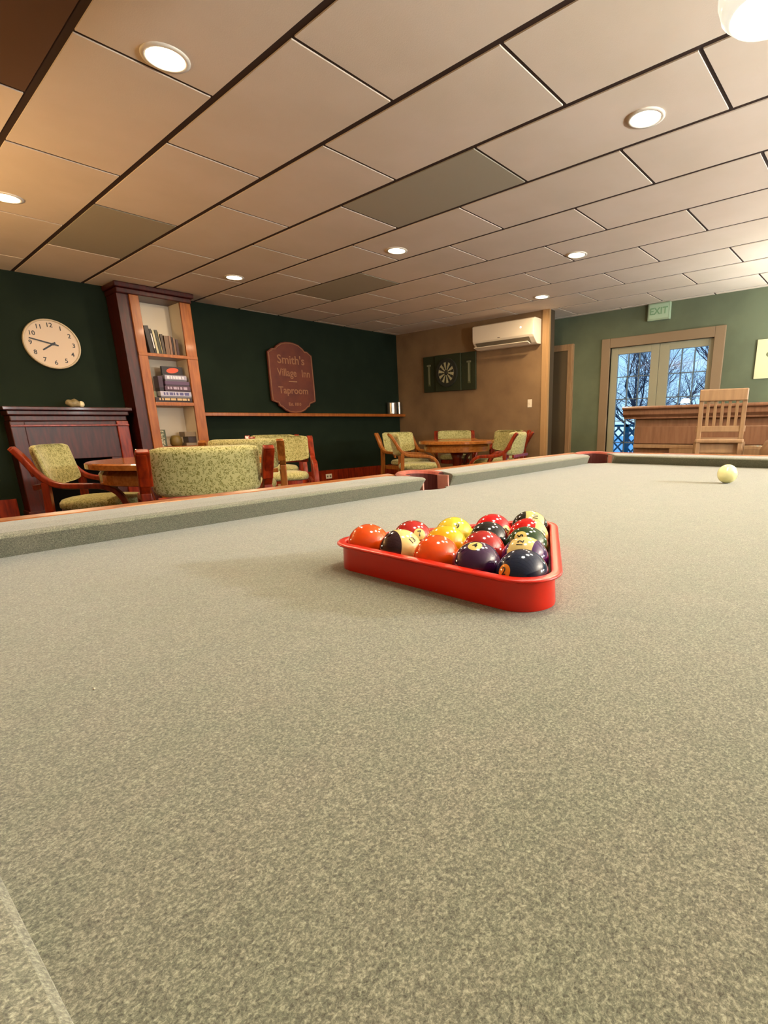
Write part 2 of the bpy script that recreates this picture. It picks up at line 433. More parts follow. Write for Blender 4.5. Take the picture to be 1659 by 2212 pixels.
for lab, x, y in (('large round downlight near the top left of the ceiling, closest to the camera', 1.288, 2.703),
                  ('round downlight cut by the left edge of the photo', 1.146, 5.004),
                  ('small downlight above the bookcase and the wooden sign', 3.151, 5.731),
                  ('bright starry downlight in the middle of the ceiling', 3.71, 3.798),
                  ('downlight with a visible white ring below the hanging glass lamp', 3.118, 1.26),
                  ('downlight above the wall air conditioner toward the glass doors, nearer of the two', 4.945, 2.597),
                  ('farthest downlight just above the air conditioner', 6.173, 3.718)):
    downlight(lab, x, y)
for x, y, z, w in ((2.6, -2.3, 1.45, 4700), (4.3, -2.5, 1.5, 2600), (6.8, 0.0, 1.45, 1250), (-0.6, 4.7, 1.45, 980)):  # unseen uplights, added only to brighten the ceiling
    g = thing('added_torchiere_lamp', 'added unseen floor lamp with an upward metal bowl, brightens the ceiling', 'lamp', (x, y, 0), 0, 'added unseen floor lamps that light the ceiling')
    bm = bmesh.new(); bmesh.ops.create_uvsphere(bm, u_segments=24, v_segments=16, radius=0.14)
    obj('frosted_bulb', bm, mat('frosted_globe_%d' % w, (1, .9, .8, 1), emit=(0.91, 0.95, 0.95, 1) if w > 1450 or w == 1250 else (1.0, 0.62, 0.27, 1), estr=w * GL), g, (0, 0, z), smooth=True)
    bm = bmesh.new(); lathe(bm, [(0.02, -0.19), (0.10, -0.17), (0.17, -0.10), (0.20, 0.0), (0.204, 0.0), (0.175, -0.105), (0.10, -0.18), (0.02, -0.20)], 32, cap=False); obj('bowl_shade', bm, M_steel, g, (0, 0, z), smooth=True)
    bm = bmesh.new(); tube(bm, [(0, 0, 0.02), (0, 0, z - 0.18)], 0.014); obj('pole', bm, M_steel, g)
    bm = bmesh.new(); lathe(bm, [(0.16, 0), (0.16, 0.015), (0.03, 0.03)], 32); obj('base', bm, M_steel, g)

# ------------------------------------------------------------------ billiard lamp
t = thing('billiard_lamp', 'hanging billiard lamp with alabaster glass bowls at the top right', 'lamp', (1.16, 0.37, 0))
bm = bmesh.new(); tube(bm, [(-0.55, 0, 2.2), (0.55, 0, 2.2)], 0.013); obj('crossbar', bm, M_steel, t, smooth=True)
for dx in (-0.25, 0.25):
    bm = bmesh.new(); tube(bm, [(dx, 0, 2.2), (dx, 0, H)], 0.006); obj('hanging_rod', bm, M_steel, t)
    bm = bmesh.new(); lathe(bm, [(0.05, 0), (0.05, -0.015), (0.02, -0.03)], 20, (dx, 0, H)); obj('canopy', bm, M_steel, t)
LX = 0.50; LZ = 1.893; LR = 0.125
for dx in (-LX, 0, LX):
    bm = bmesh.new(); lathe(bm, [(0.018, 0), (0.03, -0.05), (0.03, -0.09)], 16, (dx, 0, 2.2)); obj('socket', bm, M_steel, t)
    bm = bmesh.new()
    pr = [(0.03, 0.255), (0.06, 0.24), (0.095, 0.19), (0.118, 0.13), (LR, 0.08), (LR, 0.045), (LR - 0.010, 0.018), (LR - 0.030, 0.0),
          (LR - 0.036, 0.006), (LR - 0.018, 0.022), (LR - 0.010, 0.05), (LR - 0.011, 0.08), (0.106, 0.13), (0.083, 0.185), (0.052, 0.23), (0.03, 0.245)]
    lathe(bm, pr, 40, (0, 0, 0), cap=False)
    obj('glass_bowl', bm, ALAB, t, (dx, 0, LZ), smooth=True)
    area('bulb_glow', t, (dx, 0, LZ + 0.012), LR - 0.032, PEND_W, PWARM)

# ------------------------------------------------------------------ pool table
T = thing('pool_table', 'large pool table with grey-green cloth filling the foreground', 'pool table', (1.217, 0.4675, 0), math.radians(1.7))
LA, LB = 1.215, 0.6075    # half play lengths to the cushion noses
PC = 0.085; PS = 0.065    # pocket mouth half measures
bm = bmesh.new()
ext = 0.03; poly = []
def arc(cx, cy, r, a0, a1, n=10):
    return [(cx + r * math.cos(math.radians(a0 + (a1 - a0) * i / n)), cy + r * math.sin(math.radians(a0 + (a1 - a0) * i / n))) for i in range(n + 1)]
X2, Y2 = LA + ext, LB + ext
cr = 0.07; sr = 0.062
poly += arc(X2, Y2, cr, 270, 180)
poly += arc(0, Y2 + 0.03, sr, 330, 210)
poly += arc(-X2, Y2, cr, 0, -90)
poly += arc(-X2, -Y2, cr, 90, 0)
poly += arc(0, -Y2 - 0.03, sr, 150, 30)
poly += arc(X2, -Y2, cr, 180, 90)
prism(bm, poly, TB - 0.045, TB); obj('bed_cloth', bm, FELT, T, bevel=0.003)
PROF = [(0.024, 0.0), (0.004, 0.029), (0.0, 0.034), (0.003, 0.038), (0.012, 0.041), (0.06, 0.0435), (0.128, 0.0425), (0.131, 0.040), (0.131, -0.03), (0.03, -0.03)]
def cushion(p0, p1, c0, c1):
    # nose from p0 to p1 (local xy); c0/c1 = how far each end recedes per metre of depth
    a = Vector((p0[0], p0[1], 0)); b = Vector((p1[0], p1[1], 0)); d = (b - a).normalized(); n = Vector((d.y, -d.x, 0))
    if n.dot(a + b) < 0: n = -n
    bm = bmesh.new(); rings = []
    L = (b - a).length
    for s in (0.0, 0.01, 0.5, 0.99, 1.0):
        ring = []
        for q, z in PROF:
            e0 = q * c0; e1 = L - q * c1
            rnd = 0.004 if s in (0.0, 1.0) and q < 0.02 else 0
            pos = a + d * (e0 + (e1 - e0) * s) + n * (q + rnd)
            ring.append((pos.x, pos.y, TB + z))
        rings.append(ring)
    loft(bm, rings)
    obj('rail_cushion', bm, FELT, T, bevel=0.0015, smooth=False)
kc, ks = 0.9, 0.35
for sg in (1, -1):
    cushion((-LA + PC, sg * LB), (-PS, sg * LB), -kc * 0.9, ks); cushion((PS, sg * LB), (LA - PC, sg * LB), ks, -kc * 0.9)
    cushion((sg * LA, -LB + PC), (sg * LA, LB - PC), -kc * 0.9, -kc * 0.9)
# wooden caps outside the cloth
CAP = [(0.1305, 0.0435), (0.160, 0.0455), (0.176, 0.042), (0.186, 0.026), (0.188, -0.02), (0.184, -0.10), (0.1305, -0.10)]
def cap(p0, p1):
    a = Vector((p0[0], p0[1], 0)); b = Vector((p1[0], p1[1], 0)); d = (b - a).normalized(); n = Vector((d.y, -d.x, 0))
    if n.dot(a + b) < 0: n = -n
    bm = bmesh.new()
    loft(bm, [[tuple(p + n * q + Vector((0, 0, TB + z))) for q, z in CAP] for p in (a, b)])
    obj('rail_cap', bm, M_oakdark, T, bevel=0.003)
for sg in (1, -1):
    cap((-LA - 0.05, sg * LB), (-0.07, sg * LB)); cap((0.07, sg * LB), (LA + 0.05, sg * LB)); cap((sg * LA, -LB - 0.05), (sg * LA, LB + 0.05))
def pocket(cx, cy, ang, r, half):
    # leather cup: outer band open towards the table, padded top lip
    e = bmesh.new(); n = 16; outer = []
    prof = [(r, -0.10), (r, 0.034), (r + 0.006, 0.043), (r + 0.020, 0.045), (r + 0.028, 0.038), (r + 0.028, -0.10)]
    rings = []
    for i in range(n + 1):
        a = ang + math.radians(-half + 2 * half * i / n)
        lift = 0.006 * math.sin(math.pi * i / n)
        rings.append([(cx + q * math.cos(a), cy + q * math.sin(a), TB + z + (lift if z > 0 else 0)) for q, z in prof])
    loft(e, rings)
    for f in e.faces:
        if f.calc_center_median().z < TB + 0.02: f.material_index = 1
    p = obj('leather_pocket', e, [M_leather, mat('dark_pocket_leather', rgb(84, 30, 22), rough=.7)], T, smooth=False, bevel=0.003)
    e = bmesh.new(); lathe(e, [(r * 1.0, -0.045), (r * 0.98, -0.12), (r * 0.5, -0.16)], 20, (cx, cy, TB), cap=False)
    obj('net_lining', e, M_leatherin, p)
    for s in (-1, 1):
        e = bmesh.new(); a = ang + math.radians(s * half)
        c = Vector((cx + r * math.cos(a), cy + r * math.sin(a), 0)); inn = Vector((-math.cos(ang), -math.sin(ang), 0)); tn = Vector((-inn.y, inn.x, 0))
        q = c + inn * 0.045
        vs = [c + tn * 0.003, c - tn * 0.003, q - tn * 0.003, q + tn * 0.003]
        prism(e, [(v.x, v.y) for v in vs], TB - 0.01, TB + 0.036)
        obj('side_flap', e, M_leatherin, p, label='faded pinkish leather flap')
pocket(0, LB + 0.075, math.pi / 2, 0.062, 100); pocket(0, -LB - 0.075, -math.pi / 2, 0.062, 100)
for sx in (1, -1):
    for sy in (1, -1):
        pocket(sx * (LA + 0.035), sy * (LB + 0.035), math.atan2(sy, sx), 0.072, 115)
bm = bmesh.new(); box(bm, (-LA - 0.12, -LB - 0.12, 0.50), (LA + 0.12, LB + 0.12, TB - 0.046)); obj('cabinet', bm, M_oakdark, T, bevel=0.01)
for sx in (1, -1):
    for sy in (1, -1):
        bm = bmesh.new(); lathe(bm, [(0.07, 0), (0.08, 0.03), (0.05, 0.08), (0.085, 0.28), (0.06, 0.42), (0.09, 0.50)], 20, (sx * 1.0, sy * 0.48, 0)); obj('leg', bm, M_oakdark, T, smooth=True)

# lint fleck on the cloth
bm = bmesh.new(); bmesh.ops.create_icosphere(bm, subdivisions=2, radius=0.0012)
for v in bm.verts: v.co.x *= 0.7; v.co.z *= 0.6
tag(obj('lint_fleck', bm, M_white, loc=(0.0925, 0.449, TB + 0.0008), smooth=True), 'tiny white lint fleck on the cloth at the lower left', 'lint')

# ------------------------------------------------------------------ balls
BR = 0.0300
def ball(name, base, label, pos, ndir=(0, 0, 1), pole=None, num=None, updir=None, stripe=False, group='pool balls in the rack', spot=None):
    z = None
    n = Vector(ndir).normalized()
    p = Vector(pole) if pole else Vector((0.3, 0.5, 0.8))
    p = (p - n * p.dot(n)).normalized()
    y = p.cross(n)
    m = Matrix((n, y, p)).transposed().to_4x4(); m.translation = Vector(pos)
    bm = bmesh.new(); bmesh.ops.create_uvsphere(bm, u_segments=64, v_segments=32, radius=BR)
    key = 'phenolic_' + name
    MATS.setdefault(key, None)
    if MATS[key] is None: MATS[key] = ball_mat(key, base, stripe)
    o = obj('billiard_ball', bm, MATS[key], smooth=True); o.matrix_world = m
    tag(o, label, 'ball', group)
    if num:
        u = Vector(updir) if updir else Vector((0, 0, 1))
        u = (u - n * u.dot(n)).normalized(); rt = u.cross(n)
        inv = m.inverted().to_3x3(); ul, rl, nl = inv @ u, inv @ rt, inv @ n
        def put(v2, rad):
            q = nl * math.sqrt(max(rad * rad - v2[0] ** 2 - v2[1] ** 2, 0)) + rl * v2[0] + ul * v2[1]
            return q
        b = bmesh.new(); rings = []
        rs = [0.0001, 0.003, 0.006, 0.0085]
        V = [[b.verts.new(put((r * math.cos(2 * math.pi * i / 28), r * math.sin(2 * math.pi * i / 28)), BR + 0.00012)) for i in range(28)] for r in rs]
        for a, c in zip(V, V[1:]):
            for i in range(28): b.faces.new((a[i], a[(i + 1) % 28], c[(i + 1) % 28], c[i]))
        if not stripe: obj('number_spot', b, spot or MATS['spot'], o, smooth=True)
        else: b.free()
        tb = text_bm(num, 0.0125 if len(num) < 2 else 0.0110, 0.0, bold=0.00025)
        for v in tb.verts: v.co = put((v.co.x, v.co.y), BR + 0.00035)
        obj('numeral', tb, MATS['ink'], o)
    return o
MATS['spot'] = mat('cream_number_spot', rgb(236, 208, 120), rough=0.15, coat=0.5)
MATS['ink'] = mat('black_ink', rgb(14, 10, 10), rough=0.3)
def bp(r, k): 
    x0, y0, th, s = .4617, .2954, .00396, .06466
    lx = r * s * .866; ly = r * s * .5 + k * s
    return (x0 + lx * math.cos(th) - ly * math.sin(th), y0 + lx * math.sin(th) + ly * math.cos(th), TB + BR)
LEFT = (-.63, .78, 0); UPV = (0.3, 0.25, 0.9)
ORANGE = rgb(240, 82, 8); YEL = rgb(246, 186, 22); MAROON = rgb(150, 34, 28)
ball('navy', rgb(8, 28, 58), 'dark blue number 2 ball in the nearest right corner of the rack', bp(0, 0), (-.90, .20, .33), (0, 0, 1), '2', (0.1, 0.15, 1), spot=mat('orange_number_spot', rgb(244, 150, 40), rough=.15, coat=.5))
ball('purple', rgb(56, 16, 60), 'purple number 4 ball in the front row beside the dark blue ball', bp(0, 1), (-.29, -.161, .943), (0, 0, 1), '4', (.6, .3, .1))
ball('orange', ORANGE, 'plain orange ball in the middle of the front row', bp(0, 2))
ball('maroon_stripe', rgb(44, 10, 22), 'dark ball with a broad cream stripe next to the corner orange ball', bp(0, 3), (-.011, -.788, .616), (-.934, .223, .279), '13', (-.3, .1, 1), True)
ball('orange', ORANGE, 'plain orange ball in the left corner of the rack', bp(0, 4))
ball('purple_stripe', rgb(64, 16, 84), 'cream striped number 12 ball with purple cap at the right side of the rack', bp(1, 0), (-.503, -.103, .858), (.178, -.957, .13), '12', (-.3, .9, .1), True)
ball('brick', rgb(178, 30, 26), 'plain brick red ball behind the purple ball', bp(1, 1))
ball('gold', YEL, 'plain golden yellow ball behind the middle orange ball', bp(1, 2))
ball('brick', rgb(178, 30, 26), 'red ball with a cream number 7 spot in the second row at left', bp(1, 3), (-.31, -.807, .503), (0, 0, 1), '7', (.1, .3, 1))
ball('green', rgb(28, 62, 18), 'dark green number 6 ball behind the cream striped ball', bp(2, 0), (-.696, -.104, .71), (0, 0, 1), '6', (-.3, .9, .2))
ball('black', rgb(16, 14, 12), 'black ball in the middle of the rack', bp(2, 1))
ball('yellow', rgb(250, 214, 60), 'pale yellow ball with a numeral on top behind the golden ball', bp(2, 2), (-.432, -.599, .674), (0, 0, 1), '9', (.5, .3, .6), spot=mat('pale_yellow_number_spot', rgb(250, 222, 90), rough=.15, coat=.5))
ball('red_stripe', rgb(214, 8, 8), 'cream striped number 11 ball with bright red cap near the right rack wall', bp(3, 0), (-.119, -.926, .357), (-.686, .269, .676), '11', (-.5, .6, .6), True)
ball('red', rgb(214, 6, 16), 'bright red ball with a cream spot at the back left of the rack', bp(3, 1), (-.112, -.958, .265), (0, 0, 1), '3', (-.5, .6, .5))
ball('black_stripe', rgb(24, 20, 14), 'cream striped ball with dark cap at the far tip of the rack', bp(4, 0), (-.3, -.55, .78), (-.6, .75, .25), '10', (-.5, .6, .2), True)
o = ball('white', rgb(244, 240, 176), 'yellowish white cue ball alone near the far cushion', (1.799, 0.382, TB + BR), group='cue ball')
o.name = 'cue_ball'; del o['group']

# ------------------------------------------------------------------ triangular rack
def rounded_tri(cx, off, r, n=8):
    P = [Vector(bp(0, 0)[:2]), Vector(bp(4, 0)[:2]), Vector(bp(0, 4)[:2])]
    out = []; R = BR + off
    # offset polygon of the ball-centre triangle, arcs at the corners
    cen = sum(P, Vector((0, 0))) / 3
    for i in range(3):
        p = P[i]; a = P[i - 1]; b = P[(i + 1) % 3]
        n1 = (p - a); n1 = Vector((n1.y, -n1.x)).normalized()
        if n1.dot(p - cen) < 0: n1 = -n1
        n2 = (b - p); n2 = Vector((n2.y, -n2.x)).normalized()
        if n2.dot(p - cen) < 0: n2 = -n2
        a1 = math.atan2(n1.y, n1.x); a2 = math.atan2(n2.y, n2.x)
        d = (a2 - a1 + math.pi) % (2 * math.pi) - math.pi
        for k in range(n + 1):
            t = a1 + d * k / n; out.append((p.x + R * math.cos(t), p.y + R * math.sin(t)))
    return out
bm = bmesh.new()
secs = [(0.0045, 0.0), (0.0035, 0.0005), (0.0015, 0.030), (0.0015, 0.0355), (0.0035, 0.0375), (0.0125, 0.0372), (0.0145, 0.0352), (0.0135, 0.0335), (0.0062, 0.0325), (0.0075, 0.0)]
rings = [[(x, y, TB + 0.0005 + z) for x, y in rounded_tri(0, o_, 0)] for o_, z in secs]
rings.append(rings[0])
R = [[bm.verts.new(p) for p in ring] for ring in rings[:-1]]; R.append(R[0]); n = len(R[0])
for a, b in zip(R, R[1:]):
    for i in range(n): bm.faces.new((a[i], a[(i + 1) % n], b[(i + 1) % n], b[i]))
o = obj('triangle_rack', bm, M_rack, smooth=True, bevel=0.0)
md = o.modifiers.new('ws', 'WEIGHTED_NORMAL')
tag(o, 'red plastic triangle rack around the pool balls', 'rack')

# ------------------------------------------------------------------ wall clock
ck = thing('wall_clock', 'round white wall clock on the dark green wall', 'clock', (1.765, WY, 1.84))
def disc_y(bm, r, ya, yb, n=48, prof=None):
    rings = [[(rr * math.cos(2 * math.pi * i / n), y, rr * math.sin(2 * math.pi * i / n)) for i in range(n)] for rr, y in prof]
    loft(bm, rings)
bm = bmesh.new(); disc_y(bm, 0, 0, 0, prof=[(0.245, 0), (0.252, -0.02), (0.248, -0.045), (0.235, -0.048), (0.232, -0.03)]); obj('clock_case', bm, mat('pale_clock_case', rgb(206, 190, 160), rough=.4), ck, smooth=False)
bm = bmesh.new(); disc_y(bm, 0, 0, 0, prof=[(0.234, -0.028), (0.234, -0.034)]); obj('clock_face', bm, M_clock, ck)
for h in range(1, 13):
    a = math.radians(h * 30)
    tb = text_bm(str(h), 0.062, 0.0008, bold=0.0008)
    o = obj('numeral', tb, M_black, ck, (0.188 * math.sin(a), -0.0355, 0.188 * math.cos(a)), (math.pi / 2, 0, 0))
def hand(name, ang, L, w, back):
    bm = bmesh.new(); a = math.radians(ang); d = Vector((math.sin(a), 0, math.cos(a))); n = Vector((math.cos(a), 0, -math.sin(a)))
    pts = [d * -back + n * w * .6, d * -back - n * w * .6, d * L - n * w * .5, d * L + n * w * .5]
    y0_ = -0.038 if name == 'hour_hand' else -0.041
    loft(bm, [[p + Vector((0, y0_, 0)) for p in pts], [p + Vector((0, y0_ - 0.002, 0)) for p in pts]])
    obj(name, bm, M_black, ck)
hand('hour_hand', 235, 0.115, 0.014, 0.03); hand('minute_hand', 283, 0.20, 0.012, 0.05)
bm = bmesh.new(); disc_y(bm, 0, 0, 0, prof=[(0.013, -0.034), (0.013, -0.045)], n=16); obj('hub', bm, M_black, ck)

# ------------------------------------------------------------------ fireplace surround
fp = thing('fireplace_surround', 'dark red wooden fireplace mantel against the green wall', 'fireplace', (1.75, WY, 0))
W = 0.572; D = 0.30
def pb(name, lo, hi, m=M_darkred, bev=0.006, par=None, lab=None):
    bm = bmesh.new(); box(bm, lo, hi); return obj(name, bm, m, par or fp, bevel=bev, label=lab)
pb('mantel_shelf', (-W, -D - 0.02, 1.15), (W, -0.002, 1.185))
bm = bmesh.new()
box(bm, (-W + .03, -D + .02, 1.10), (W - .03, -0.002, 1.15)); box(bm, (-W + .05, -D + .05, 1.04), (W - .05, -0.002, 1.10)); obj('cornice', bm, M_darkred, fp, bevel=0.01)
pb('moulding', (-W + .04, -D + .03, 0.985), (W - .04, -D + 0.062, 1.005), M_redwood, 0.006)
bm = bmesh.new(); box(bm, (-W + .16, -D + .07, 0.64), (W - .16, -0.002, 1.04)); obj('front_panel', bm, M_darkred, fp, bevel=0.004)
for s in (-1, 1):
    x0_ = s * (W - 0.10)
    bm = bmesh.new(); box(bm, (x0_ - 0.06, -D + .05, 0.0), (x0_ + 0.06, -0.002, 1.04)); obj('pilaster', bm, M_redwood if s > 0 else M_darkred, fp, bevel=0.008)
    bm = bmesh.new(); box(bm, (x0_ - 0.075, -D + .035, 0.0), (x0_ + 0.075, -0.002, 0.12)); obj('plinth', bm, M_darkred, fp, bevel=0.004)
    bm = bmesh.new(); xx = s * 0.38; box(bm, (xx - 0.07, -D + .075, 0.0), (xx + 0.07, -0.002, 0.64)); obj('side_panel', bm, M_darkred, fp, bevel=0.003)
bm = bmesh.new(); box(bm, (-0.31, -0.05, 0.0), (0.31, -0.002, 0.64)); obj('firebox', bm, mat('matte_black', rgb(8, 7, 6), rough=0.9, spec=0.1), fp)  # even matte black panel at the back of the opening
# ornament on the mantel
sh = thing('shell_ornament', 'pale rounded shell ornament on the mantel shelf', 'ornament', (1.80, WY - 0.2, 1.185))
bm = bmesh.new(); bmesh.ops.create_uvsphere(bm, u_segments=20, v_segments=12, radius=0.07)
for v in bm.verts:
    v.co = Vector((v.co.x * 1.05, v.co.y * .7, v.co.z * .62 + 0.043)); v.co += Vector((0, 0, 0.006 * math.sin(v.co.x * 90)))
obj('body', bm, mat('mottled_shell', rgb(120, 108, 70), rough=.4, noise=20, col2=rgb(170, 156, 120)), sh, smooth=True)
bm = bmesh.new(); bmesh.ops.create_uvsphere(bm, u_segments=16, v_segments=10, radius=0.028)
for v in bm.verts: v.co = Vector((v.co.x + 0.07, v.co.y - .01, v.co.z * 1.2 + 0.034))
obj('white_end', bm, mat('white_glaze', rgb(232, 226, 190), rough=.3), sh, smooth=True, label='bright white rounded end')

# ------------------------------------------------------------------ bookcase
bc = thing('bookcase', 'tall narrow wooden bookcase with white lined shelves on the green wall', 'bookcase', (2.36, 6.8, 0))
def bb(name, lo, hi, m, bev=0.003, lab=None):
    bm = bmesh.new(); box(bm, lo, hi); return obj(name, bm, m, bc, bevel=bev, label=lab)
bb('side_panel', (0.0, 0.03, 0), (0.12, 0.348, 2.40), M_darkred)
bb('side_panel', (0.70, 0.02, 0), (0.775, 0.348, 2.40), M_oakdark)
bb('stile', (0.115, 0.0, 0), (0.212, 0.03, 2.40), M_oakdark); bb('stile', (0.652, 0.0, 0), (0.775, 0.03, 2.40), M_oakdark)
bb('back_panel', (0.12, 0.33, 0), (0.70, 0.348, 2.40), M_white)
bm = bmesh.new(); box(bm, (0.20, 0.03, 0.73), (0.212, 0.33, 2.40)); box(bm, (0.652, 0.03, 0.73), (0.664, 0.33, 2.40)); obj('white_lining', bm, M_white, bc, label='white painted inner sides')
bb('shelf', (0.115, -0.006, 1.765), (0.775, 0.33, 1.80), M_oakdark); bb('shelf', (0.212, 0.0, 1.215), (0.652, 0.33, 1.255), M_oakdark)
bb('shelf', (0.212, 0.0, 0.70), (0.652, 0.33, 0.735), M_oakdark); bb('lower_door', (0.212, 0.005, 0.05), (0.652, 0.02, 0.70), M_oakdark)
bm = bmesh.new(); box(bm, (-0.01, -0.02, 2.40), (0.785, 0.348, 2.455)); box(bm, (-0.03, -0.045, 2.455), (0.81, 0.348, H - 0.004)); obj('cornice', bm, M_darkred, bc, bevel=0.01)
# books on the top shelf
BX = 2.36
def cm(r, g, b): return mat('cover_%d_%d_%d' % (r, g, b), rgb(r, g, b), rough=.45)
books = [((30, 14, 14), .048, .30, -.10, 'tall near-black book leaning at the left end of the top shelf'),
         ((24, 12, 16), .022, .27, -.10, 'thin black book with a white streak beside the tallest book'),
         ((196, 188, 150), .026, .26, -.09, 'cream book leaning between dark books on the top shelf'),
         ((52, 54, 34), .030, .265, -.085, 'dark olive book next to the cream book'),
         ((206, 190, 140), .010, .25, -.08, 'very thin cream book edge right of the olive book'),
         ((66, 50, 34), .030, .225, -.05, 'dark brown book in the middle of the top shelf'),
         ((112, 82, 56), .050, .215, 0, 'wide tan brown book in the right half of the top shelf'),
         ((134, 96, 72), .028, .215, 0, 'reddish tan book beside the wide tan book'),
         ((44, 22, 16), .016, .205, 0, 'thin very dark book on the right of the top shelf'),
         ((118, 84, 54), .026, .20, 0, 'light brown book near the right end of the top shelf'),
         ((60, 20, 16), .030, .185, 0, 'dark red book at the right end of the top shelf')]
xb = BX + 0.262
for c, w, h, lean, lab in books:
    b = thing('book', lab, 'book', (xb + w / 2, 6.80 + 0.14, 1.8005), 0, 'books on the top shelf')
    b.rotation_euler = (0, lean, 0)
    if lean: b.location.z += abs(lean) * w / 2 + 0.0005
    bm = bmesh.new(); box(bm, (-w / 2, -0.09, 0), (w / 2, -0.086, h)); box(bm, (-w / 2, -0.09, 0), (-w / 2 + .002, 0.07, h)); box(bm, (w / 2 - .002, -0.09, 0), (w / 2, 0.07, h)); obj('cover', bm, cm(*c), b)
    bm = bmesh.new(); box(bm, (-w / 2 + .002, -0.086, 0.003), (w / 2 - .002, 0.066, h - .004)); obj('pages', bm, M_white, b)
    xb += w + 0.0012
for c in bpy.data.objects:
    if c.name == 'book.001':
        bm = bmesh.new(); box(bm, (-0.006, -0.0915, 0.06), (0.006, -0.090, 0.22)); obj('spine_print', bm, mat('white_print', rgb(230, 226, 226), rough=.5), c)
# board games on the middle shelf
def gbox(lab, x0_, x1_, z0_, z1_, y0_, y1_, c, stripe=None):
    g = thing('game_box', lab, 'box', ((x0_ + x1_) / 2, (y0_ + y1_) / 2, z0_), 0, 'board game boxes on the middle shelf')
    w, d_, h = (x1_ - x0_) / 2, (y1_ - y0_) / 2, z1_ - z0_
    bm = bmesh.new(); box(bm, (-w, -d_, h * .25), (w, d_, h)); obj('lid', bm, cm(*c), g, bevel=.002)
    bm = bmesh.new(); box(bm, (-w + .003, -d_ + .003, 0), (w - .003, d_ - .003, h * .3)); obj('tray', bm, cm(*[int(k * .6) for k in c]), g)
    if stripe:
        bm = bmesh.new(); rnd = random.Random(len(lab)); x = -w * .8
        while x < w * .8:
            L = rnd.uniform(.015, .06); box(bm, (x, -d_ - .001, h * .4), (min(x + L, w * .85), -d_, h * .85)); x += L + rnd.uniform(.006, .02)
        obj('printed_band', bm, cm(*stripe), g)
    return g
Z2 = 1.2552
gbox('lowest game box with coloured patches on the middle shelf', BX + .225, BX + .645, Z2, Z2 + .055, 6.82, 7.09, (48, 22, 24), (208, 178, 130))
gbox('wide white and blue game box above the lowest box', BX + .29, BX + .645, Z2 + .0552, Z2 + .125, 6.82, 7.07, (186, 184, 204), (90, 88, 140))
gbox('dark purple game box with pale print in the stack', BX + .35, BX + .645, Z2 + .1252, Z2 + .19, 6.82, 7.06, (84, 54, 76), (176, 158, 180))
gbox('plain purple game box under the white one', BX + .36, BX + .64, Z2 + .1902, Z2 + .245, 6.82, 7.06, (92, 66, 98))
gbox('grey white game box near the top of the stack', BX + .37, BX + .62, Z2 + .2452, Z2 + .315, 6.83, 7.05, (158, 154, 176), (222, 220, 232))
g = thing('game_box', 'black game box with an orange oval standing on top of the stack', 'box', (BX + .50, 6.93, Z2 + .3152), 0, 'board game boxes on the middle shelf')
bm = bmesh.new(); box(bm, (-.12, -.02, 0), (.12, .02, .105)); obj('lid', bm, cm(30, 20, 22), g, bevel=.002)
bm = bmesh.new(); disc_y(bm, 0, 0, 0, prof=[(1, -.0205), (1, -.0215)], n=28)
for v in bm.verts: v.co.x = v.co.x * .07; v.co.z = v.co.z * .03 + .06 + v.co.x * .12
obj('oval_logo', bm, cm(226, 84, 48), g)
gbox('dark purple book-like box standing behind the stack at left', BX + .295, BX + .345, Z2 + .1255, Z2 + .30, 6.84, 6.98, (64, 40, 62))
o = None
bm = bmesh.new(); box(bm, (-.028, -.02, 0), (.028, .02, .07)); tag(obj('card_pack', bm, cm(150, 150, 112), loc=(BX + .255, 6.93, Z2 + .0552)), 'pale green card pack left of the stacked games', 'box')
# things on the lower shelf
Z3 = 0.7352
def boxy(name, lab, cat, x, y, z, s, m, bev=.003):
    bm = bmesh.new(); box(bm, (-s[0] / 2, -s[1] / 2, 0), (s[0] / 2, s[1] / 2, s[2]))
    return tag(obj(name, bm, m, loc=(x, y, z), bevel=bev), lab, cat)
MP = mat('speckled_paper', rgb(206, 200, 168), rough=.5, noise=60, col2=rgb(84, 92, 66), ramp=(.45, .55))
boxy('patterned_tin', 'speckled white and green tin at the left of the lower shelf', 'tin', BX + .252, 6.90, Z3, (.05, .05, .19), MP)
boxy('storage_box', 'dark green narrow box behind the speckled tin', 'box', BX + .305, 6.98, Z3, (.035, .08, .20), cm(72, 80, 56))
boxy('storage_box', 'flat taupe box on the stack at the right of the lower shelf', 'box', BX + .585, 6.95, Z3 + .11, (.14, .16, .06), cm(122, 104, 78))
boxy('storage_box', 'small dark box under the taupe box on the lower shelf', 'box', BX + .60, 6.95, Z3 + .035, (.10, .15, .0745), cm(52, 34, 26))
boxy('storage_box', 'pale flat box at the bottom right of the lower shelf', 'box', BX + .585, 6.95, Z3, (.13, .16, .0345), cm(134, 116, 92))
bm = bmesh.new(); lathe(bm, [(0.055, 0), (0.07, .03), (0.068, .08), (0.045, .125), (0.015, .13)], 20)
tag(obj('round_pot', bm, cm(110, 92, 44), loc=(BX + .425, 6.93, Z3), smooth=True), 'rounded olive brown pot in the middle of the lower shelf', 'pot')

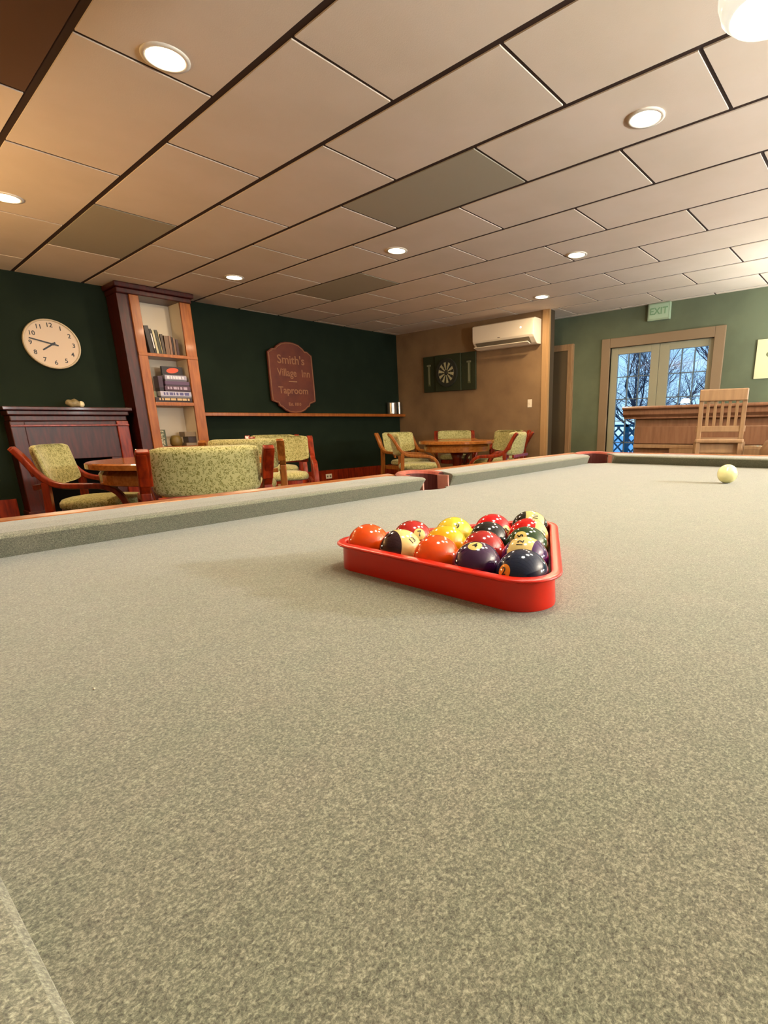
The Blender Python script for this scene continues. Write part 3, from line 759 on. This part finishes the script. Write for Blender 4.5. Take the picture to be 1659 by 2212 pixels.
# ------------------------------------------------------------------ ledge with sign and cans
bm = bmesh.new(); box(bm, (3.137, WY - .16, 1.10), (WX - .001, WY, 1.146)); tag(obj('wall_shelf', bm, M_oakdark, bevel=.006), 'long narrow wooden ledge along the dark green wall', 'shelf')
sg = thing('wooden_sign', 'oxblood wooden sign with gold lettering standing on the ledge', 'sign', (4.62, WY - .055, 1.1465))
half = [(0, 0), (.09, .008), (.17, .04), (.225, .085), (.262, .10), (.275, .14), (.325, .155), (.375, .175), (.378, .30), (.37, .85), (.33, .875), (.30, .90), (.25, .905), (.22, .94), (.15, .985), (.07, 1.005), (0, 1.01)]
poly = half + [(-x, z) for x, z in half[-2:0:-1]]
bm = bmesh.new(); loft(bm, [[(x, 0.0, z) for x, z in poly], [(x, -.03, z) for x, z in poly]]); obj('board', bm, M_plaque, sg, bevel=.003)
bm = bmesh.new(); outl = [(x, z) for x, z in poly]; pts = [(x * .955, -.032, (z - .5) * .965 + .5) for x, z in outl]; tube(bm, pts + [pts[0]], .0055, 6); obj('border', bm, M_gold, sg)
for s, z, sz in (("Smith's", .755, .17), ('Village', .575, .15), ('Inn', .575, .15), ('Taproom', .325, .14), ('Est. 1810', .13, .06)):
    o = obj('lettering', text_bm(s, sz, .001, bold=.0015), M_gold, sg, ({'Village': -.085, 'Inn': .235}.get(s, 0), -.0315, z), (math.pi / 2, 0, 0)); 
    o.scale = (.82 if s in ('Village', 'Inn') else .95, 1, 1)
bm = bmesh.new(); box(bm, (-.07, -.034, .452), (.07, -.030, .460)); obj('rule_line', bm, mat('pale_gold_line', rgb(190, 150, 100), rough=.4), sg)
for i, (x, r, h, lab) in enumerate(((6.60, .085, .20, 'metal tin mug at the far end of the ledge'), (6.775, .035, .21, 'slim shiny metal bottle beside the tin mug on the ledge'))):
    bm = bmesh.new(); lathe(bm, [(r * .96, 0), (r, .006), (r, h * .95), (r * 1.03, h), (r * .9, h), (r * .88, h * .9)], 28); tag(obj('tin_mug' if i == 0 else 'metal_bottle', bm, M_steel, loc=(x, WY - .09, 1.1463), smooth=False), lab, 'mug' if i == 0 else 'bottle')
ou = thing('power_outlet', 'ivory power outlet on the red skirting board', 'outlet', (5.17, WY - .02, .145))
bm = bmesh.new(); box(bm, (-.06, -.006, -.038), (.06, 0, .038)); obj('cover_plate', bm, M_ac, ou, bevel=.002)
for s in (-1, 1):
    bm = bmesh.new(); box(bm, (s * .028 - .016, -.0085, -.014), (s * .028 + .016, -.006, .014)); obj('socket', bm, M_acdark, ou, bevel=.001)

# ------------------------------------------------------------------ brown wall: air conditioner, dartboard, switch
ac = thing('air_conditioner', 'ivory wall air conditioner high on the brown wall', 'air conditioner', (WX, 4.68, 2.06))
prof = [(0, 0), (0, .34), (-.17, .345), (-.205, .33), (-.215, .28), (-.215, .11), (-.20, .085), (-.13, .02), (-.10, 0)]
bm = bmesh.new(); loft(bm, [[(x, y, z) for x, z in prof] for y in (-.55, .55)]); obj('casing', bm, M_ac, ac, bevel=.008)
bm = bmesh.new(); box(bm, (-.219, -.53, .115), (-.2155, .545, .325)); obj('front_panel', bm, M_ac, ac, bevel=.004)
bm = bmesh.new(); v = [(-.203, .083), (-.207, .090), (-.135, .012), (-.130, .015)]; loft(bm, [[(x - .002, y, z) for x, z in v] for y in (-.47, .50)]); obj('air_outlet', bm, M_acdark, ac)
bm = bmesh.new(); v = [(-.225, .022), (-.222, .032), (-.150, .008), (-.152, -.002)]; loft(bm, [[(x, y, z) for x, z in v] for y in (-.46, .52)]); obj('louver', bm, M_ac, ac, bevel=.002)
bm = bmesh.new(); box(bm, (-.2205, -.345, .215), (-.219, -.325, .235)); obj('display_light', bm, mat('white_indicator', (1, 1, 1, 1), emit=(.9, .95, 1, 1), estr=3), ac)
bm = bmesh.new(); box(bm, (-.2205, .03, .125), (-.219, .075, .135)); obj('small_badge', bm, M_acdark, ac)

db = thing('dartboard_cabinet', 'open dark green dartboard cabinet on the brown wall', 'dartboard', (WX - .001, 5.89, 1.785))
MG = mat('dark_olive_cabinet', rgb(44, 50, 26), rough=.6); MSC = mat('chalk_grey_print', rgb(132, 132, 104), rough=.7)
bm = bmesh.new(); box(bm, (-.06, -.28, -.29), (0, .28, .29)); obj('cabinet_back', bm, MG, db, bevel=.004)
for s in (-1, 1):
    bm = bmesh.new(); box(bm, (-.035, s * .43 - .145, -.29), (-.01, s * .43 + .145, .29)); d = obj('cabinet_door', bm, MG, db, bevel=.004)
    bm = bmesh.new(); box(bm, (-.038, s * .44 - .028, -.19), (-.035, s * .44 + .028, .16)); obj('score_slate', bm, mat('slate_olive', rgb(84, 88, 56), rough=.7), d)
    bm = bmesh.new(); box(bm, (-.040, s * .44 - .01, -.16), (-.038, s * .44 + .01, .14)); box(bm, (-.040, s * .44 - .045, .13), (-.038, s * .44 + .045, .155)); obj('score_lines', bm, MSC, d)
bm = bmesh.new(); n = 40
rings = [[(x, r * math.cos(2 * math.pi * i / n), r * math.sin(2 * math.pi * i / n)) for i in range(n)] for r, x in ((.225, -.06), (.225, -.095), (.001, -.096))]
loft(bm, rings); dbd = obj('dartboard', bm, mat('dark_sisal', rgb(40, 40, 26), rough=.9), db)
bm = bmesh.new()
for i in range(10):
    a0 = math.radians(i * 36 - 9 + 9); a1 = a0 + math.radians(18)
    q = [(.04, a0), (.165, a0), (.165, a1), (.04, a1)]
    v = [bm.verts.new((-.0975, r * math.cos(a), r * math.sin(a))) for r, a in q]; bm.faces.new(v)
obj('pale_segments', bm, mat('pale_sisal', rgb(176, 172, 132), rough=.9), dbd, label='pale wedge segments')
bm = bmesh.new()
for r in (.165, .17, .10, .016):
    tube(bm, [(-.0985, r * math.cos(2 * math.pi * i / 32), r * math.sin(2 * math.pi * i / 32)) for i in range(33)], .0012, 4)
obj('wire_rings', bm, M_steel, dbd)
sw = thing('light_switch', 'ivory light switch plate on the brown wall below the air conditioner', 'switch', (WX, 4.305, 1.24))
bm = bmesh.new(); box(bm, (-.006, -.037, -.058), (0, .037, .058)); obj('cover_plate', bm, M_ac, sw, bevel=.002)
bm = bmesh.new(); box(bm, (-.014, -.006, -.012), (-.006, .006, .012)); obj('toggle', bm, M_ac, sw, bevel=.001)

# ------------------------------------------------------------------ far wall: exit sign, picture
ex = thing('exit_sign', 'pale rectangular exit sign high above the glass doors', 'sign', (DX, 2.69, 2.40))
bm = bmesh.new(); box(bm, (-.06, -.15, -.11), (0, .15, .108)); obj('housing', bm, mat('pale_green_plastic', rgb(150, 170, 140), rough=.5), ex, bevel=.006)
bm = bmesh.new(); box(bm, (-.064, -.13, -.09), (-.06, .13, .09)); obj('face', bm, mat('mint_sign_face', rgb(170, 196, 164), rough=.5), ex, bevel=.002)
obj('lettering', text_bm('EXIT', .12, .001, bold=.002), mat('faint_green_letters', rgb(120, 160, 120), rough=.5), ex, (-.0655, 0, 0), (math.pi / 2, 0, -math.pi / 2))
pc = thing('framed_picture', 'cream picture at the right edge on the green wall', 'picture', (DX, 1.16, 1.68))
bm = bmesh.new(); box(bm, (-.02, -.28, -.232), (0, .28, .232)); obj('mount', bm, mat('cream_mount', rgb(206, 204, 160), rough=.6), pc, bevel=.003)
bm = bmesh.new(); disc_y(bm, 0, 0, 0, prof=[(1, 0), (1, -.001)], n=24)
for v in bm.verts: v.co = Vector((-.0205 + v.co.y, v.co.x * .12 + 0.05, v.co.z * .05 + .05))
obj('dark_print', bm, mat('olive_print', rgb(110, 112, 74), rough=.6), pc)

# ------------------------------------------------------------------ captain chairs
M_chairwood = M_redwood
def make_chair(fw, name='captain_chair'):
    t = thing(name, 'x', 'chair', group='green captain chairs around the card tables')
    # back pad: curved, slightly raked
    bm = bmesh.new(); ny = 16; nz = 7; th = .03
    front, back = [], []
    for j in range(nz + 1):
        v = j / nz; z = .588 + .262 * v
        fr, bk = [], []
        for i in range(ny + 1):
            u = -1 + 2 * i / ny
            y = .272 * u
            x = -.255 - .055 * v + .075 * u * u
            zz = z + (.012 * u * u * v) - (.018 * (1 - u * u)) * (1 - v) * 1.0
            e = min(1, (1 - abs(u)) * 6) * min(1, v * 5 + .35) * min(1, (1 - v) * 5 + .35)
            tt = th * (.35 + .65 * e)
            fr.append((x + tt, y, zz)); bk.append((x - tt * .8, y, zz))
        front.append(fr); back.append(bk)
    rings = [f + b[::-1] for f, b in zip(front, back)]
    loft(bm, rings); obj('back_cushion', bm, FABRIC, t, smooth=True, sub=1)
    # seat
    bm = bmesh.new(); rings = []
    def sq(s, z, n=28):
        out = []
        for i in range(n):
            a = 2 * math.pi * i / n; c, s_ = math.cos(a), math.sin(a)
            rr = (abs(c) ** 3.2 + abs(s_) ** 3.2) ** (-1 / 3.2)
            out.append((.02 + .245 * s * c * rr, .235 * s * s_ * rr * (1 + .05 * c), z))
        return out
    loft(bm, [sq(.93, .415), sq(1.0, .43), sq(1.0, .455), sq(.93, .478), sq(.6, .49), sq(.05, .493)]); obj('seat', bm, FABRIC, t, smooth=True)
    bm = bmesh.new(); loft(bm, [sq(.9, .355), sq(.97, .36), sq(.97, .413), sq(.9, .414)]); obj('seat_frame', bm, fw, t)
    for s in (-1, 1):
        y = s * .305
        arm = catmull([(-.325, .835), (-.285, .775), (-.235, .69), (-.18, .625), (-.10, .592), (.02, .585), (.13, .575), (.205, .53), (.245, .44), (.262, .28), (.275, .0)], 5)
        bm = bmesh.new(); strap(bm, arm, y, .052, .036); obj('arm_frame', bm, fw, t, bevel=.008)
        bm = bmesh.new(); strap(bm, catmull([(-.335, .842), (-.30, .80), (-.26, .735), (-.235, .66)], 4), s * .298, .060, .03); obj('back_post', bm, fw, t, bevel=.006)
        bm = bmesh.new(); strap(bm, catmull([(-.19, .62), (-.20, .42), (-.235, .2), (-.29, 0)], 4), y, .05, .042); obj('leg', bm, fw, t, bevel=.006)
        bm = bmesh.new(); strap(bm, [(-.21, .385), (.25, .385)], s * .262, .03, .05); obj('side_rail', bm, fw, t, bevel=.004)
    bm = bmesh.new(); box(bm, (-.285, -.26, .565), (-.262, .26, .60)); obj('lower_back_rail', bm, fw, t, bevel=.004)
    return t
def place(t, bx, by, ux, uy, label, first=False, grp=None):
    n = math.hypot(ux, uy); ux /= n; uy /= n
    loc = (bx + .27 * ux, by + .27 * uy, 0); rz = math.atan2(uy, ux)
    if first: t.location = loc; t.rotation_euler = (0, 0, rz); t['label'] = label; r = t
    else: r = dup(t, loc, rz, label)
    if grp: r['group'] = grp
    return r
G1 = 'green upholstered chairs on the left'; G2 = 'green upholstered chairs at the far tables'
C1 = make_chair(M_redwood)
place(C1, 1.27, 2.79, .27, .96, 'green scroll fabric chair seen from behind just past the pool table, nearest chair', True, G1)
place(C1, .95, 4.50, .84, -.54, 'green chair at the far left facing right, in front of the fireplace', grp=G1)
C2 = make_chair(M_oak)
place(C2, 2.22, 4.22, .50, .86, 'green chair back peeking out right behind the nearest chair', True, G1)
place(C1, 3.15, 5.14, -.52, -.85, 'green chair facing the camera with its seat showing, below the wooden sign', grp=G1)
place(C1, 3.62, 6.10, -.45, -.89, 'green chair mostly hidden behind the chair below the sign', grp=G1)
place(C2, 4.45, 4.75, .72, -.62, 'leftmost chair of the far tables, in profile with curved honey wood arm', grp=G2)
place(C2, 5.15, 5.45, -.1, -1, 'green chair facing the camera left of the far card tables', grp=G2)
place(C1, 6.52, 5.52, -.76, -.64, 'small distant green chair with dark posts under the dartboard', grp=G2)
place(C1, 5.15, 3.35, -.25, .97, 'nearest right-hand chair of the far tables, seen from behind', grp=G2)
place(C1, 6.02, 4.12, -.92, .35, 'green chair facing left at the right end of the far card table', grp=G2)
place(C1, 6.72, 4.54, -1, .05, 'farthest right green chair against the brown wall, mostly hidden', grp=G2)

# ------------------------------------------------------------------ round tables
def make_table(lab, x, y, r, m=M_tabletop):
    t = thing('card_table', lab, 'table', (x, y, 0), 0, 'round wooden card tables')
    bm = bmesh.new(); lathe(bm, [(r - .02, .70), (r, .705), (r, .735), (r - .012, .742), (.01, .742)], 56); obj('table_top', bm, m, t)
    bm = bmesh.new(); lathe(bm, [(r - .08, .60), (r - .065, .605), (r - .065, .665), (r - .09, .70)], 48); obj('apron', bm, m, t)
    bm = bmesh.new(); lathe(bm, [(.07, .08), (.09, .12), (.055, .2), (.06, .5), (.10, .6)], 24); obj('pedestal', bm, M_redwood, t, smooth=True)
    for k in range(4):
        a = math.radians(45 + 90 * k); bm = bmesh.new()
        strap(bm, catmull([(.05, .17), (.2, .13), (.36, .03), (.40, .02)], 4), 0, .06, .05)
        o = obj('foot', bm, M_redwood, t, bevel=.006); o.rotation_euler = (0, 0, a)
    return t
make_table('honey wood round table between the two nearest left chairs', 1.56, 3.83, .56)
make_table('round wooden card table at the far right group, in front', 5.30, 4.45, .50)
make_table('second round card table nearer to the brown wall', 6.00, 5.02, .30)

# ------------------------------------------------------------------ bar counter
bar = thing('bar_counter', 'long reddish wooden bar counter in front of the glass doors', 'bar', (4.9, 2.02, 0))
bm = bmesh.new()
prof = [(-.02, 1.085), (-.03, 1.075), (-.03, 1.06), (0, 1.05), (0, 1.01), (.03, .985), (.03, .97), (.60, .97), (.60, 1.085)]
loft(bm, [[(x, y, z) for x, z in prof] for y in (0.0, -4.6)]); obj('counter_top', bm, M_barwood, bar, bevel=.004)
bm = bmesh.new(); box(bm, (.09, -4.55, 0), (.55, -.10, .97)); obj('counter_body', bm, M_barwood, bar)
bm = bmesh.new(); box(bm, (.07, -4.5, .74), (.09, -.10, .90)); obj('upper_panel', bm, M_barwood, bar, bevel=.006)
bm = bmesh.new(); box(bm, (.055, -4.5, .70), (.09, -.10, .735)); obj('moulding', bm, M_stoolwood, bar, bevel=.004)
bm = bmesh.new(); prism(bm, [(-1.25, .30), (-.90, .30), (-.45, .66), (-.45, .70), (-1.25, .70)], .05, .09)
for v in bm.verts: v.co = Vector((v.co.z, v.co.x, v.co.y))
obj('angled_bracket', bm, M_stoolwood, bar)
bm = bmesh.new(); tube(bm, [(-.0, -.2, .2), (-.0, -4.4, .2)], .025); obj('foot_rail', bm, M_steel, bar)

# bar stools
st = thing('bar_stool', 'slat-backed wooden bar stool standing in front of the bar', 'stool', (4.54, 1.055, 0), math.radians(13), 'wooden bar stools')
bm = bmesh.new(); box(bm, (-.235, -.17, .775), (.17, .17, .81)); obj('seat', bm, M_stoolwood, st, bevel=.012)
bm = bmesh.new(); box(bm, (-.20, -.17, .70), (.16, .17, .775)); obj('seat_apron', bm, M_stoolwood, st, bevel=.004)
for s in (-1, 1):
    bm = bmesh.new(); strap(bm, catmull([(-.27, 0), (-.235, .4), (-.21, .78), (-.25, 1.16)], 4), s * .146, .032, .036); obj('leg', bm, M_stoolwood, st, bevel=.004)
    bm = bmesh.new(); strap(bm, [(.20, 0), (.165, .775)], s * .175, .036, .036); obj('leg', bm, M_stoolwood, st, bevel=.004)
    bm = bmesh.new(); strap(bm, [(-.24, .25), (.185, .25)], s * .177, .02, .03); obj('stretcher', bm, M_stoolwood, st)
bm = bmesh.new(); box(bm, (.17, -.175, .30), (.20, .175, .335)); obj('footrest', bm, M_stoolwood, st)
bm = bmesh.new(); box(bm, (-.270, -.163, 1.085), (-.232, .163, 1.172)); obj('top_rail', bm, M_stoolwood, st, bevel=.008)
bm = bmesh.new(); box(bm, (-.228, -.17, .86), (-.206, .17, .905)); obj('lower_rail', bm, M_stoolwood, st, bevel=.004)
for k in range(5):
    y = -.098 + k * .049; bm = bmesh.new(); strap(bm, [(-.217, .90), (-.230, 1.0), (-.248, 1.09)], y, .022, .012); obj('back_slat', bm, M_stoolwood, st, bevel=.002)
# low armchair at the right edge
lc = thing('padded_armchair', 'low padded armchair partly cut by the right edge behind the table', 'chair', (4.35, .42, 0), math.radians(170))
bm = bmesh.new(); ml = mat('taupe_leather', rgb(140, 108, 76), rough=.5)
rings = []
for z, s in ((.40, .9), (.44, 1), (.74, 1.02), (.80, .92)):
    rings.append([((-.30 + .10 * math.sin(a)) if False else -.26 * math.cos(a) * s, .30 * math.sin(a) * s, z + (.03 * math.cos(a) if z > .7 else 0)) for a in [2 * math.pi * i / 32 for i in range(32)]])
loft(bm, rings); obj('padded_shell', bm, ml, lc, smooth=True)
for sx, sy in ((1, 1), (1, -1), (-1, 1), (-1, -1)):
    bm = bmesh.new(); tube(bm, [(sx * .16, sy * .18, .40), (sx * .2, sy * .22, 0)], .02); obj('leg', bm, M_stoolwood, lc)

# ------------------------------------------------------------------ world and view
w = bpy.data.worlds.new('world'); SC.world = w; w.use_nodes = True
nt = w.node_tree; bg = nt.nodes['Background']
tc = nt.nodes.new('ShaderNodeTexCoord'); sp = nt.nodes.new('ShaderNodeSeparateXYZ'); rp = nt.nodes.new('ShaderNodeValToRGB')
nt.links.new(tc.outputs['Generated'], sp.inputs[0]); nt.links.new(sp.outputs['Z'], rp.inputs['Fac'])
rp.color_ramp.elements[0].position = 0.0; rp.color_ramp.elements[0].color = rgb(156, 198, 232)
rp.color_ramp.elements[1].position = 0.5; rp.color_ramp.elements[1].color = rgb(84, 154, 222)
nt.links.new(rp.outputs['Color'], bg.inputs['Color']); bg.inputs['Strength'].default_value = 1.0

vs = SC.view_settings
vs.view_transform = 'Standard'; vs.look = 'None'; vs.gamma = 1.0; vs.use_curve_mapping = False; vs.exposure = EXPO
